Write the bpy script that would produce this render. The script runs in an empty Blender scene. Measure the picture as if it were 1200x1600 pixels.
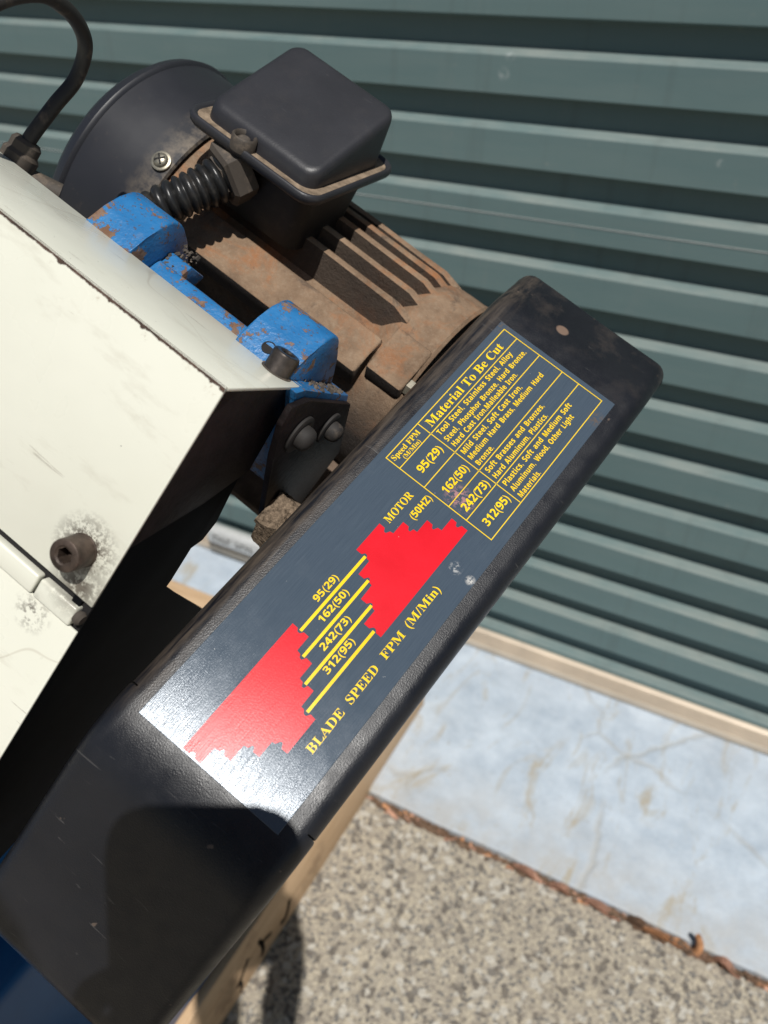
import bpy, bmesh, math, random
from mathutils import Vector, Matrix, noise as mnoise
random.seed(7)
scn = bpy.context.scene
COL = scn.collection
rad = math.radians

# ------------------------------------------------------------------ camera
CAMH = 1.1498
cam_d = bpy.data.cameras.new('camera')
cam = bpy.data.objects.new('camera', cam_d); COL.objects.link(cam)
Rw = [[0.883362, 0.277015, -0.378066], [0.468445, -0.495697, 0.73133], [0.015183, -0.823133, -0.567646]]
CR = Vector((Rw[0][0], Rw[1][0], Rw[2][0])); CDn = Vector((Rw[0][1], Rw[1][1], Rw[2][1])); CF = Vector((Rw[0][2], Rw[1][2], Rw[2][2]))
cm = Matrix((CR, -CDn, -CF)).transposed().to_4x4(); cm.translation = (0, 0, CAMH)
cam.matrix_world = cm
cam_d.sensor_width = 36; cam_d.lens = 1240 / 1600 * 36
cam_d.clip_start = 0.01; cam_d.clip_end = 400
cam_d.dof.use_dof = True; cam_d.dof.focus_distance = 0.395; cam_d.dof.aperture_fstop = 8.5
scn.camera = cam

# machine frame: local x = across the belt guard, y = along it, z = out of its face (metres)
MW = [[0.907066, 0.202743, 0.368953], [-0.037083, 0.911469, -0.409694], [-0.419352, 0.357938, 0.834281]]
OW = (-0.19584, 0.1552, 0.88716)

# ------------------------------------------------------------------ sky, sun, exposure
SUN = (Vector((0.369, -0.410, 0.834)) - .032 * Vector((0.907, -0.037, -0.419))).normalized()
w = bpy.data.worlds.new('World'); scn.world = w; w.use_nodes = True
nt = w.node_tree; nt.nodes.clear()
sky = nt.nodes.new('ShaderNodeTexSky'); sky.sky_type = 'NISHITA'; sky.sun_disc = False
sky.sun_elevation = math.asin(SUN.z); sky.sun_rotation = math.atan2(SUN.x, SUN.y)
sky.air_density = 1.0; sky.dust_density = 0.6
bg = nt.nodes.new('ShaderNodeBackground'); bg.inputs['Strength'].default_value = 0.05
wo = nt.nodes.new('ShaderNodeOutputWorld')
nt.links.new(sky.outputs[0], bg.inputs[0]); nt.links.new(bg.outputs[0], wo.inputs[0])
sd = bpy.data.lights.new('sun', 'SUN'); sd.energy = 5.0; sd.angle = rad(0.55); sd.color = (1, 0.972, 0.925)
sun = bpy.data.objects.new('sun', sd); COL.objects.link(sun)
sun.rotation_euler = SUN.to_track_quat('Z', 'Y').to_euler(); sun.location = (3, -3, 6)
scn.view_settings.view_transform = 'Standard'; scn.view_settings.look = 'None'
scn.view_settings.gamma = 1; scn.view_settings.exposure = -0.10; scn.view_settings.use_curve_mapping = False

# ------------------------------------------------------------------ materials
class NB:
    def __init__(s, name):
        s.m = bpy.data.materials.new(name); s.m.use_nodes = True
        s.t = s.m.node_tree; s.n = s.t.nodes; s.p = s.n['Principled BSDF']
        s.tc = s.n.new('ShaderNodeTexCoord'); s.vec = s.tc.outputs['Object']
    def L(s, a, b): s.t.links.new(a, b)
    def map(s, scale=(1, 1, 1), rot=(0, 0, 0), src=None):
        m = s.n.new('ShaderNodeMapping'); m.inputs['Scale'].default_value = scale; m.inputs['Rotation'].default_value = rot
        s.L(src or s.vec, m.inputs[0]); return m.outputs[0]
    def noise(s, scale, detail=4, rough=.55, vec=None, dist=0):
        x = s.n.new('ShaderNodeTexNoise'); x.inputs['Scale'].default_value = scale
        x.inputs['Detail'].default_value = detail; x.inputs['Roughness'].default_value = rough; x.inputs['Distortion'].default_value = dist
        s.L(vec or s.vec, x.inputs['Vector']); return x.outputs['Fac']
    def voro(s, scale, vec=None, out='Distance', feature='F1'):
        x = s.n.new('ShaderNodeTexVoronoi'); x.feature = feature; x.inputs['Scale'].default_value = scale
        s.L(vec or s.vec, x.inputs['Vector']); return x.outputs[out]
    def rng(s, v, a, b, c=0., d=1.):
        x = s.n.new('ShaderNodeMapRange'); x.inputs[1].default_value = a; x.inputs[2].default_value = b
        x.inputs[3].default_value = c; x.inputs[4].default_value = d; s.L(v, x.inputs[0]); return x.outputs[0]
    def mth(s, op, a, b=None):
        x = s.n.new('ShaderNodeMath'); x.operation = op
        for i, v in enumerate((a, b)):
            if v is None: continue
            if isinstance(v, (int, float)): x.inputs[i].default_value = v
            else: s.L(v, x.inputs[i])
        return x.outputs[0]
    def mix(s, f, a, b):
        x = s.n.new('ShaderNodeMix'); x.data_type = 'RGBA'
        if isinstance(f, (int, float)): x.inputs[0].default_value = f
        else: s.L(f, x.inputs[0])
        for i, v in ((6, a), (7, b)):
            if isinstance(v, tuple): x.inputs[i].default_value = (*v, 1)
            else: s.L(v, x.inputs[i])
        return x.outputs[2]
    def spot(s, pos, r0, r1):
        x = s.n.new('ShaderNodeVectorMath'); x.operation = 'DISTANCE'; s.L(s.vec, x.inputs[0]); x.inputs[1].default_value = pos
        return s.rng(x.outputs['Value'], r0, r1, 1, 0)
    def axis(s, i):
        x = s.n.new('ShaderNodeSeparateXYZ'); s.L(s.vec, x.inputs[0]); return x.outputs[i]
    def ndot(s, d):
        x = s.n.new('ShaderNodeVectorMath'); x.operation = 'DOT_PRODUCT'; s.L(s.tc.outputs['Normal'], x.inputs[0])
        x.inputs[1].default_value = d; return x.outputs['Value']
    def bump(s, h, strength=.3, dist=.001, prev=None):
        x = s.n.new('ShaderNodeBump'); x.inputs['Strength'].default_value = strength; x.inputs['Distance'].default_value = dist
        s.L(h, x.inputs['Height'])
        if prev: s.L(prev, x.inputs['Normal'])
        return x.outputs[0]
    def out(s, col=None, rough=None, metal=None, normal=None, spec=None):
        for v, k in ((col, 'Base Color'), (rough, 'Roughness'), (metal, 'Metallic'), (spec, 'Specular IOR Level')):
            if v is None: continue
            if isinstance(v, tuple): s.p.inputs[k].default_value = (*v, 1)
            elif isinstance(v, (int, float)): s.p.inputs[k].default_value = v
            else: s.L(v, s.p.inputs[k])
        if normal: s.L(normal, s.p.inputs['Normal'])
        return s.m

def m_guard():
    b = NB('black_guard_paint')
    big = b.noise(14, 4); fine = b.noise(900, 3); streak = b.noise(60, 5, .65, b.map((6, .5, 6)))
    dust = b.mth('MULTIPLY', b.rng(b.axis(0), .004, -.009), b.rng(streak, .38, .62))
    dust = b.mth('MULTIPLY', dust, b.rng(b.axis(1), -.01, .02))
    c = b.mix(b.rng(big, .35, .7), (.0060, .0068, .0098), (.0125, .0132, .0165))
    c = b.mix(b.mth('MULTIPLY', dust, .8), c, (.095, .075, .058))
    scr = b.rng(b.noise(40, 5, .6, b.map((1, 9, 1), (0, 0, .5)), 1.2), .66, .72)
    c = b.mix(b.mth('MULTIPLY', scr, .35), c, (.12, .115, .11))
    far = b.mth('MULTIPLY', b.rng(b.axis(1), .27, .31), b.rng(b.noise(45, 6, .7), .5, .68))
    c = b.mix(b.mth('MULTIPLY', far, .25), c, (.10, .078, .064))
    chip = b.rng(b.noise(1, 3, .5, b.map((70, 70, 70))), .72, .735)
    c = b.mix(b.mth('MULTIPLY', b.spot((.029, .301, -.002), .0035, .0045), 1.0), c, (.17, .115, .085))
    c = b.mix(b.mth('MULTIPLY', chip, .55), c, (.15, .11, .085))
    n = b.bump(b.noise(1300, 3), .28, .0005); n = b.bump(b.noise(25, 2), .12, .004, n)
    r = b.rng(b.noise(120, 4), .3, .7, .30, .44)
    return b.out(c, r, 0, n, .40)

def m_plate():
    b = NB('printed_aluminium_plate')
    br = b.noise(260, 3, .6, b.map((9, .25, 9)))
    c = b.mix(b.rng(br, .3, .7), (.050, .070, .096), (.064, .087, .115))
    c = b.mix(b.mth('MULTIPLY', b.rng(b.noise(30, 5, .7), .55, .75), .35), c, (.10, .12, .145))
    sp = b.rng(b.voro(230), .05, .035); sp = b.mth('MULTIPLY', sp, b.rng(b.noise(70, 2), .56, .6))
    c = b.mix(b.mth('MULTIPLY', sp, .7), c, (.5, .5, .48))
    for pos, r0, r1, cc, th in (((.0663, .1428, 0), .0005, .004, (.55, .55, .53), .50), ((.0755, .1425, 0), .0008, .003, (.62, .6, .56), .42), ((.0445, .1744, 0), .002, .008, (.42, .22, .22), .47), ((.0505, .1732, 0), .001, .006, (.42, .22, .22), .5), ((.0748, .2625, 0), .001, .006, (.12, .09, .07), .45), ((.003, .275, 0), .001, .007, (.11, .09, .075), .48)):
        c = b.mix(b.mth('MULTIPLY', b.mth('MULTIPLY', b.spot(pos, r0, r1), b.rng(b.noise(420, 4, .7), th, th + .08)), .8), c, cc)
    n = b.bump(br, .22, .0004); n = b.bump(b.noise(1400, 3), .07, .0003, n)
    b.p.inputs['Anisotropic'].default_value = .72; b.p.inputs['Anisotropic Rotation'].default_value = .25
    tg = b.n.new('ShaderNodeTangent'); tg.direction_type = 'RADIAL'; tg.axis = 'X'
    b.L(tg.outputs[0], b.p.inputs['Tangent'])
    return b.out(c, b.rng(b.noise(90, 4), .3, .7, .15, .235), .06, n, .24)

def m_print(name, c0, c1):
    b = NB(name)
    sp = b.rng(b.voro(190), .045, .03); sp = b.mth('MULTIPLY', sp, b.rng(b.noise(60, 2), .52, .56))
    c = b.mix(b.rng(b.noise(40, 4), .3, .7), c0, c1)
    c = b.mix(b.mth('MULTIPLY', sp, .75), c, (.55, .3, .25))
    n = b.bump(b.noise(260, 3, .6, b.map((9, .25, 9))), .10, .0004); n = b.bump(b.noise(1400, 3), .08, .0003, n)
    return b.out(c, .22, 0, n, .13)

def m_cover():
    b = NB('cream_enamel')
    c = b.mix(b.rng(b.noise(7, 4), .3, .7), (.665, .665, .565), (.735, .73, .635))
    bolt = (-.0555, .0325, .0340)
    st = b.mth('MULTIPLY', b.spot(bolt, .0068, .0175), b.rng(b.noise(420, 6, .8), .47, .53))
    hin = b.mth('MULTIPLY', b.spot((-.050, .021, .0245), .003, .017), b.rng(b.noise(260, 5, .7), .38, .5))
    hin2 = b.mth('MULTIPLY', b.spot((-.062, .001, .0085), .001, .011), b.rng(b.noise(210, 5, .7), .48, .58))
    stain = b.mth('MAXIMUM', b.mth('MAXIMUM', st, hin), hin2)
    c = b.mix(b.mth('MULTIPLY', stain, .92), c, (.050, .034, .025))
    near = b.mth('MULTIPLY', b.spot(bolt, .004, .05), b.rng(b.noise(30, 5, .6), .45, .7))
    c = b.mix(b.mth('MULTIPLY', near, .18), c, (.50, .46, .37))
    wide = b.rng(b.noise(16, 6, .7, b.map((1, 3.5, 3.5), (.6, 0, .4))), .56, .66)
    c = b.mix(b.mth('MULTIPLY', wide, .28), c, (.44, .41, .33))
    for xv, dn, rr_ in ((-.0445, .0035, .006), (-.058, .002, .0035), (-.079, .004, .003), (-.104, .003, .0045), (-.128, .0045, .0025), (-.160, .003, .005), (-.19, .004, .003)):
        c = b.mix(b.mth('MULTIPLY', b.mth('MULTIPLY', b.spot((xv, .1025 - .7615 * dn, .0937 - .648 * dn), rr_ * .05, rr_ * .8), b.rng(b.noise(380, 5, .8, dist=2.), .56, .62)), .6), c, (.24, .15, .08))
    hl = b.rng(b.noise(9, 2, .4, b.map((1, .55, .55), (0, 0, .35))), .4985, .5005)
    hl = b.mth('MULTIPLY', hl, b.rng(b.noise(9, 2, .4, b.map((1, .55, .55), (0, 0, .35))), .5035, .5015))
    c = b.mix(b.mth('MULTIPLY', hl, .35), c, (.40, .35, .27))
    fl = b.mth('MULTIPLY', b.rng(b.voro(140), .05, .035), b.rng(b.noise(50, 2), .6, .62))
    c = b.mix(b.mth('MULTIPLY', fl, .85), c, (.06, .05, .045))
    scr = b.rng(b.noise(22, 4, .5, b.map((1, 14, 14), (.3, .2, .9))), .695, .71)
    c = b.mix(b.mth('MULTIPLY', scr, .5), c, (.3, .27, .22))
    n = b.bump(b.noise(26, 2), .10, .006); n = b.bump(b.noise(700, 2), .05, .0004, n)
    return b.out(c, b.rng(b.noise(20, 4), .3, .7, .24, .36), 0, n, .5)

def m_blue():
    b = NB('chipped_blue_enamel')
    c = b.mix(b.rng(b.noise(60, 4), .3, .7), (.014, .122, .31), (.026, .172, .40))
    ch = b.rng(b.noise(58, 7, .72), .53, .545)
    rust = b.mix(b.rng(b.noise(200, 4), .35, .65), (.13, .065, .035), (.20, .13, .09))
    c = b.mix(ch, c, rust)
    fine = b.rng(b.noise(420, 4, .7), .60, .63)
    c = b.mix(b.mth('MULTIPLY', fine, .8), c, (.075, .05, .035))
    du = b.mth('MULTIPLY', b.rng(b.ndot((0, 0, 1)), .5, 1), b.rng(b.noise(120, 5, .7), .55, .75))
    c = b.mix(b.mth('MULTIPLY', du, .35), c, (.22, .17, .12))
    n = b.bump(b.noise(520, 3), .32, .0011); n = b.bump(ch, .5, -.0006, n)
    r = b.mix(ch, (.38, .38, .38), (.85, .85, .85))
    return b.out(c, r, 0, n, .5)

def m_rust():
    b = NB('rusty_cast_iron')
    c = b.mix(b.rng(b.noise(30, 8, .75), .35, .65), (.140, .090, .057), (.275, .188, .122))
    c = b.mix(b.mth('MULTIPLY', b.rng(b.noise(22, 8, .75, dist=.8), .50, .66), .75), c, (.31, .125, .048))
    c = b.mix(b.mth('MULTIPLY', b.rng(b.noise(300, 6, .8), .5, .66), .32), c, (.32, .25, .18))
    c = b.mix(b.mth('MULTIPLY', b.rng(b.noise(34, 8, .78, dist=.5), .56, .68), .75), c, (.06, .048, .04))
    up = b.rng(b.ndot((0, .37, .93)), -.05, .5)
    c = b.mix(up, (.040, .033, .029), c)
    n = b.bump(b.noise(620, 5, .7), .55, .0014); n = b.bump(b.noise(90, 3), .3, .003, n)
    return b.out(c, .88, 0, n, .25)

def m_dusty_black(name, dust=.5, base=(.017, .017, .019), rough=.48, lip=None):
    b = NB(name)
    c = b.mix(b.rng(b.noise(30, 5), .3, .7), base, tuple(x * 1.4 for x in base))
    du = b.rng(b.noise(85, 6, .7), .52, .72)
    c = b.mix(b.mth('MULTIPLY', du, dust), c, (.17, .13, .095))
    scr = b.rng(b.noise(60, 5, .65, b.map((1, 7, 1), (0, 0, .7)), 1.5), .67, .72)
    c = b.mix(b.mth('MULTIPLY', scr, .3), c, (.14, .135, .13))
    n = b.bump(b.noise(1000, 3), .18, .0005); n = b.bump(b.noise(30, 2), .15, .003, n)
    return b.out(c, b.rng(du, 0, 1, rough, rough + (.85 - rough) * dust), 0, n, .45)

def m_cowl():
    b = NB('black_cowl_paint')
    c = b.mix(b.rng(b.noise(12, 3), .3, .7), (.016, .0165, .020), (.021, .0215, .026))
    ed = b.mth('MULTIPLY', b.rng(b.axis(0), -.232, -.2135), b.rng(b.noise(70, 6, .7), .42, .62))
    c = b.mix(b.mth('MULTIPLY', ed, .75), c, (.21, .17, .125))
    sc = b.mth('MULTIPLY', b.rng(b.noise(55, 6, .75), .6, .7), b.rng(b.noise(9, 2), .52, .62))
    c = b.mix(b.mth('MULTIPLY', sc, .5), c, (.16, .125, .095))
    return b.out(c, b.rng(b.noise(40, 4), .3, .7, .38, .48), 0, b.bump(b.noise(20, 2), .1, .003), .5)

def m_simple(name, col, rough=.5, metal=0, var=.35, nscale=60, bump=.15, bscale=400, bd=.0006, spec=.5):
    b = NB(name)
    c = b.mix(b.rng(b.noise(nscale, 5, .65), .3, .7), tuple(x * (1 - var) for x in col), tuple(min(1, x * (1 + var)) for x in col))
    return b.out(c, rough, metal, b.bump(b.noise(bscale, 4, .65), bump, bd), spec)

def m_door():
    b = NB('green_grey_steel_door')
    gm = b.n.new('ShaderNodeNewGeometry'); b.vec = gm.outputs['Position']
    c = b.mix(b.rng(b.noise(1.8, 5, .6, b.map((1, 1, 4))), .3, .7), (.100, .156, .158), (.120, .180, .180))
    c = b.mix(b.mth('MULTIPLY', b.rng(b.noise(9, 6, .7, b.map((3, 1, .5))), .6, .75), .25), c, (.17, .20, .19))
    c = b.mix(b.mth('MULTIPLY', b.rng(b.noise(25, 5, .7), .66, .72), .3), c, (.22, .24, .22))
    up = b.mth('MULTIPLY', b.rng(b.ndot((0, -.5, .85)), .45, .8), b.rng(b.noise(6, 6, .7, b.map((1, 1, 8))), .3, .7))
    c = b.mix(b.mth('MULTIPLY', up, .6), c, (.29, .30, .27))  # top-facing slopes paler: a brighter sun highlight mixed into the colour
    for pos, r1 in (((-.416, 1.144, 1.055), .009), ((-.423, 1.144, 1.032), .010), ((-.125, 1.144, .951), .006), ((-.205, 1.144, 1.082), .006), ((.02, 1.144, .80), .008), ((-.9, 1.144, 1.0), .012)):
        c = b.mix(b.mth('MULTIPLY', b.mth('MULTIPLY', b.spot(pos, r1 * .1, r1), b.rng(b.noise(160, 4, .7), .45, .6)), .7), c, (.42, .45, .44))
    run = b.rng(b.noise(30, 4, .6, b.map((1, 1, .06))), .58, .72)
    c = b.mix(b.mth('MULTIPLY', run, .22), c, (.075, .085, .08))
    return b.out(c, .45, 0, b.bump(b.noise(5, 2), .08, .01), .16)

def m_apron():
    b = NB('pale_blue_painted_concrete')
    c = b.mix(b.rng(b.noise(14, 8, .72), .35, .65), (.315, .37, .43), (.455, .515, .575))
    c = b.mix(b.mth('MULTIPLY', b.rng(b.noise(70, 6, .75), .5, .7), .35), c, (.50, .53, .56))
    edge = b.mth('MULTIPLY', b.rng(b.axis(1), .88, .74), b.rng(b.noise(16, 6, .7), .3, .6))
    c = b.mix(b.mth('MULTIPLY', edge, .85), c, (.36, .355, .34))
    st = b.rng(b.noise(5.5, 7, .72, b.map((2.2, .8, 1)), 1.6), .545, .66)
    c = b.mix(b.mth('MULTIPLY', st, .8), c, (.33, .285, .205))
    sp = b.mth('MULTIPLY', b.rng(b.noise(60, 5, .7), .63, .69), b.rng(b.noise(4, 3), .45, .6))
    c = b.mix(b.mth('MULTIPLY', sp, .6), c, (.25, .20, .13))
    wv = b.noise(3.2, 5, .6)
    x = b.n.new('ShaderNodeMix'); x.data_type = 'VECTOR'; x.inputs[0].default_value = .09; b.L(b.vec, x.inputs[4])
    tn = b.n.new('ShaderNodeTexNoise'); tn.inputs['Scale'].default_value = 7; tn.inputs['Detail'].default_value = 5; b.L(b.vec, tn.inputs['Vector']); b.L(tn.outputs['Color'], x.inputs[5])
    cr = b.rng(b.voro(3.1, x.outputs[1], 'Distance', 'DISTANCE_TO_EDGE'), 0.022, .003)
    cr = b.mth('MULTIPLY', cr, b.rng(b.noise(2.3, 3), .43, .5))
    c = b.mix(b.mth('MULTIPLY', cr, .35), c, (.30, .265, .20))
    pore = b.mth('MULTIPLY', b.rng(b.voro(300), .16, .10), b.rng(b.noise(110, 3), .52, .58))
    c = b.mix(b.mth('MULTIPLY', pore, .5), c, (.20, .18, .15))
    dk = b.rng(b.noise(2.6, 6, .7), .5, .72)
    c = b.mix(b.mth('MULTIPLY', dk, .3), c, (.30, .315, .33))
    n = b.bump(b.noise(160, 5, .7), .35, .003); n = b.bump(cr, .4, -.003, n)
    return b.out(c, .62, 0, n, .4)

def m_ground():
    b = NB('exposed_aggregate_concrete')
    v = b.voro(230, out='Color'); sx = b.n.new('ShaderNodeSeparateColor'); b.L(v, sx.inputs[0])
    c = b.mix(b.rng(b.noise(7, 5, .6), .3, .7), (.31, .272, .215), (.385, .34, .272))
    c = b.mix(b.rng(sx.outputs[0], .68, .72), c, (.26, .228, .186))
    c = b.mix(b.rng(sx.outputs[1], .72, .76), c, (.44, .385, .295))
    c = b.mix(b.rng(sx.outputs[2], .84, .87), c, (.165, .155, .14))
    v2 = b.voro(120, out='Color'); s2 = b.n.new('ShaderNodeSeparateColor'); b.L(v2, s2.inputs[0])
    c = b.mix(b.mth('MULTIPLY', b.rng(s2.outputs[0], .86, .9), .8), c, (.50, .47, .41))
    c = b.mix(b.mth('MULTIPLY', b.rng(s2.outputs[1], .88, .9), .8), c, (.12, .105, .09))
    c = b.mix(b.mth('MULTIPLY', b.rng(b.noise(3, 5, .6), .5, .7), .35), c, (.22, .185, .14))
    n = b.bump(b.voro(230), .6, .003); n = b.bump(b.noise(420, 3), .3, .002, n)
    return b.out(c, .88, 0, n, .25)

def m_wood(name='pallet_pine', along=1):
    b = NB(name)
    sc = [22, 22, 22]; sc[along] = 1.6
    g = b.noise(5, 6, .65, b.map(tuple(sc)), .8)
    c = b.mix(b.rng(g, .3, .7), (.62, .44, .275), (.44, .285, .16))
    c = b.mix(b.mth('MULTIPLY', b.rng(b.noise(9, 5, .7), .56, .66), .5), c, (.16, .10, .06))
    return b.out(c, .75, 0, b.bump(g, .3, .002), .3)

M = dict(
    guard=m_guard(), plate=m_plate(), yellow=m_print('yellow_ink', (.78, .52, .012), (.86, .60, .02)),
    red=m_print('red_ink', (.58, .009, .018), (.66, .014, .026)), cover=m_cover(), blue=m_blue(), rust=m_rust(),
    cowl=m_cowl(), box=m_dusty_black('black_terminal_box_paint', .03, (.019, .019, .022), .42),
    lip=m_dusty_black('dusty_black_rim', 1.0, (.048, .039, .031), .65), grease=m_dusty_black('greasy_black_steel', .14, (.006, .0055, .0055), .55),
    crumb=m_simple('crumbly_dirt', (.16, .12, .085), .95, 0, .75, 420, .8, 500, .002, .1), tandust=m_simple('tan_dust', (.20, .152, .108), .95, 0, .5, 160, .6, 500, .0008, .1), oily=m_dusty_black('oily_dirt_steel', .5, (.016, .014, .013), .75), dirt=m_dusty_black('caked_dirt', 1.0, (.055, .045, .036), .85), side=m_simple('dark_maroon_inner_side', (.0075, .0048, .005), .6, 0, .7, 130, .6, 200, .001, .25),
    inner=m_simple('dark_inner_plate', (.0028, .0032, .0042), .8, 0, .3, 60, .1, 300, .0005, .08), rubber=m_dusty_black('black_rubber', .15, (.012, .012, .012), .32),
    dustcable=m_dusty_black('dusty_cable_sheath', .75, (.02, .018, .016), .5), steel=m_simple('dark_oxide_steel', (.10, .085, .075), .38, .85, .4, 180),
    rustbolt=m_simple('rusty_bolt_steel', (.075, .054, .042), .5, .45, .6, 120, .4, 500), zinc=m_simple('dull_zinc', (.36, .33, .26), .42, .8, .3, 200),
    brownplate=m_simple('dusty_brown_plate', (.105, .075, .055), .9, 0, .45, 70, .5, 500, .0012, .2),
    door=m_door(), rail=m_simple('cream_aluminium_rail', (.60, .50, .385), .42, .15, .12, 12), apron=m_apron(), ground=m_ground(),
    wood=m_wood(), wood2=m_wood('pallet_deck_pine', 0), panel=m_simple('blue_stand_enamel', (.007, .075, .20), .33, 0, .15, 6, .05, 60, .002),
    ink=m_simple('black_marker_ink', (.03, .022, .016), .8), silver=m_simple('silver_handle_metal', (.62, .62, .60), .4, .3, .12, 90),
    leafa=m_simple('dry_orange_leaf', (.40, .19, .085), .7, 0, .45, 60), leafb=m_simple('dry_pink_brown_leaf', (.44, .24, .16), .7, 0, .4, 60),
    leafc=m_simple('dry_dark_leaf', (.15, .085, .05), .8, 0, .5, 60), litter=m_simple('leaf_litter_brown', (.115, .07, .042), .9, 0, .6, 120),
    slot=m_simple('dark_recess', (.006, .005, .005), .8), worn=m_simple('worn_rusty_edge', (.075, .045, .032), .85, 0, .6, 160, .5, 600),
    glass=m_simple('black_glass', (.01, .01, .012), .12), case=m_simple('black_phone_case', (.02, .02, .022), .5),
    skin=m_simple('skin', (.45, .27, .19), .5, 0, .1), shirt=m_simple('navy_shirt', (.03, .04, .07), .9), trouser=m_simple('grey_trousers', (.06, .06, .06), .9), hair=m_simple('brown_hair', (.03, .02, .012), .6),
)

# ------------------------------------------------------------------ mesh helpers
def link(name, bm, mat, parent=None, smooth=35, recalc=True):
    if recalc: bmesh.ops.recalc_face_normals(bm, faces=bm.faces)
    me = bpy.data.meshes.new(name); bm.to_mesh(me); bm.free()
    for mm in (mat if isinstance(mat, (list, tuple)) else [mat]): me.materials.append(mm)
    if smooth:
        for p in me.polygons: p.use_smooth = True
        me.set_sharp_from_angle(angle=rad(smooth))
    o = bpy.data.objects.new(name, me); COL.objects.link(o)
    if parent: o.parent = parent
    return o
def tag(o, label, cat, group=None):
    o['label'] = label; o['category'] = cat
    if group: o['group'] = group
    return o
def struct(o, label=None):
    o['kind'] = 'structure'
    if label: o['label'] = label
    return o
def empty(name, loc=(0, 0, 0)):
    o = bpy.data.objects.new(name, None); o.empty_display_size = .05; o.location = loc; COL.objects.link(o); return o
def frame(o, x, y, z):
    m = Matrix((Vector(x), Vector(y), Vector(z))).transposed().to_4x4(); m.translation = Vector(o); return m
def zframe(o, z):
    z = Vector(z).normalized(); x = z.orthogonal().normalized(); return frame(o, x, z.cross(x), z)
def add_box(bm, lo, hi, mtx=None, bev=0, seg=2):
    vs = [bm.verts.new((x, y, z)) for z in (lo[2], hi[2]) for y in (lo[1], hi[1]) for x in (lo[0], hi[0])]
    fs = [bm.faces.new([vs[i] for i in f]) for f in ((0, 2, 3, 1), (4, 5, 7, 6), (0, 1, 5, 4), (2, 6, 7, 3), (0, 4, 6, 2), (1, 3, 7, 5))]
    if bev:
        es = list({e for f in fs for e in f.edges})
        r = bmesh.ops.bevel(bm, geom=es, offset=bev, segments=seg, affect='EDGES', profile=.5)
        vs = list({v for f in r['faces'] for v in f.verts} | {v for v in vs if v.is_valid})
    if mtx: bmesh.ops.transform(bm, matrix=mtx, verts=[v for v in vs if v.is_valid])
    return vs
def add_prism(bm, poly, v0, v1, bev=0, seg=2, mtx=None):
    """poly in (y,z), extruded along x"""
    a = [bm.verts.new((v0, p[0], p[1])) for p in poly]; b = [bm.verts.new((v1, p[0], p[1])) for p in poly]
    n = len(poly); fs = [bm.faces.new(a[::-1]), bm.faces.new(b)]
    for i in range(n): fs.append(bm.faces.new((a[i], a[(i + 1) % n], b[(i + 1) % n], b[i])))
    vs = a + b
    if bev:
        es = list({e for f in fs for e in f.edges})
        r = bmesh.ops.bevel(bm, geom=es, offset=bev, segments=seg, affect='EDGES', profile=.5)
        vs = list({v for f in r['faces'] for v in f.verts} | {v for v in vs if v.is_valid})
    if mtx: bmesh.ops.transform(bm, matrix=mtx, verts=[v for v in vs if v.is_valid])
def add_lathe(bm, prof, mtx, seg=48, cap=True):
    """prof [(r,z)] about local z"""
    rings = []
    for r, z in prof:
        rings.append([bm.verts.new(mtx @ Vector((r * math.cos(2 * math.pi * i / seg), r * math.sin(2 * math.pi * i / seg), z))) for i in range(seg)])
    for a, b in zip(rings, rings[1:]):
        for i in range(seg): bm.faces.new((a[i], a[(i + 1) % seg], b[(i + 1) % seg], b[i]))
    if cap: bm.faces.new(rings[0][::-1]); bm.faces.new(rings[-1])
def spline(pts, n=12):
    P = [Vector(p) for p in pts]; out = []
    for i in range(len(P) - 1):
        p0 = P[max(i - 1, 0)]; p1 = P[i]; p2 = P[i + 1]; p3 = P[min(i + 2, len(P) - 1)]
        for k in range(n):
            t = k / n
            out.append(.5 * ((2 * p1) + (p2 - p0) * t + (2 * p0 - 5 * p1 + 4 * p2 - p3) * t * t + (3 * p1 - p0 - 3 * p2 + p3) * t ** 3))
    out.append(P[-1]); return out
def add_tube(bm, pts, rf, seg=16):
    rings = []; up = None; N = len(pts)
    for i, p in enumerate(pts):
        t = (pts[min(i + 1, N - 1)] - pts[max(i - 1, 0)]).normalized()
        up = t.orthogonal().normalized() if up is None else (up - t * up.dot(t)).normalized()
        s = t.cross(up); r = rf(i / (N - 1)) if callable(rf) else rf
        rings.append([bm.verts.new(p + (up * math.cos(2 * math.pi * k / seg) + s * math.sin(2 * math.pi * k / seg)) * r) for k in range(seg)])
    for a, b in zip(rings, rings[1:]):
        for i in range(seg): bm.faces.new((a[i], a[(i + 1) % seg], b[(i + 1) % seg], b[i]))
    bm.faces.new(rings[0][::-1]); bm.faces.new(rings[-1])
def mm(*p): return tuple(x * .001 for x in p)
def mml(ps): return [mm(*p) for p in ps]

# ------------------------------------------------------------------ the setting
bm = bmesh.new()
S = 120
vs = [bm.verts.new((x, y, 0)) for x, y in ((-S, -S), (S, -S), (S, S), (-S, S))]; bm.faces.new(vs)
g = struct(link('ground', bm, M['ground'], smooth=0), 'beige exposed aggregate concrete paving'); g.location.z = -.014
bm = bmesh.new()
xs = [-3.2 + i * .02 for i in range(311)]
front = [.737 + .0022 * mnoise.noise(Vector((x * 9, 3, 0))) + .0015 * mnoise.noise(Vector((x * 40, 7, 0))) for x in xs]
rows = []
for x, f in zip(xs, front):
    rows.append([bm.verts.new(p) for p in ((x, f - .001, -.016), (x, f - .0005, -.003), (x, f + .004, 0), (x, 1.6, 0), (x, 1.6, -.016))])
for a, b in zip(rows, rows[1:]):
    for i in range(4): bm.faces.new((a[i], b[i], b[i + 1], a[i + 1]))
struct(link('concrete_apron', bm, M['apron'], smooth=50), 'pale blue painted concrete strip below the roller door')

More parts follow.
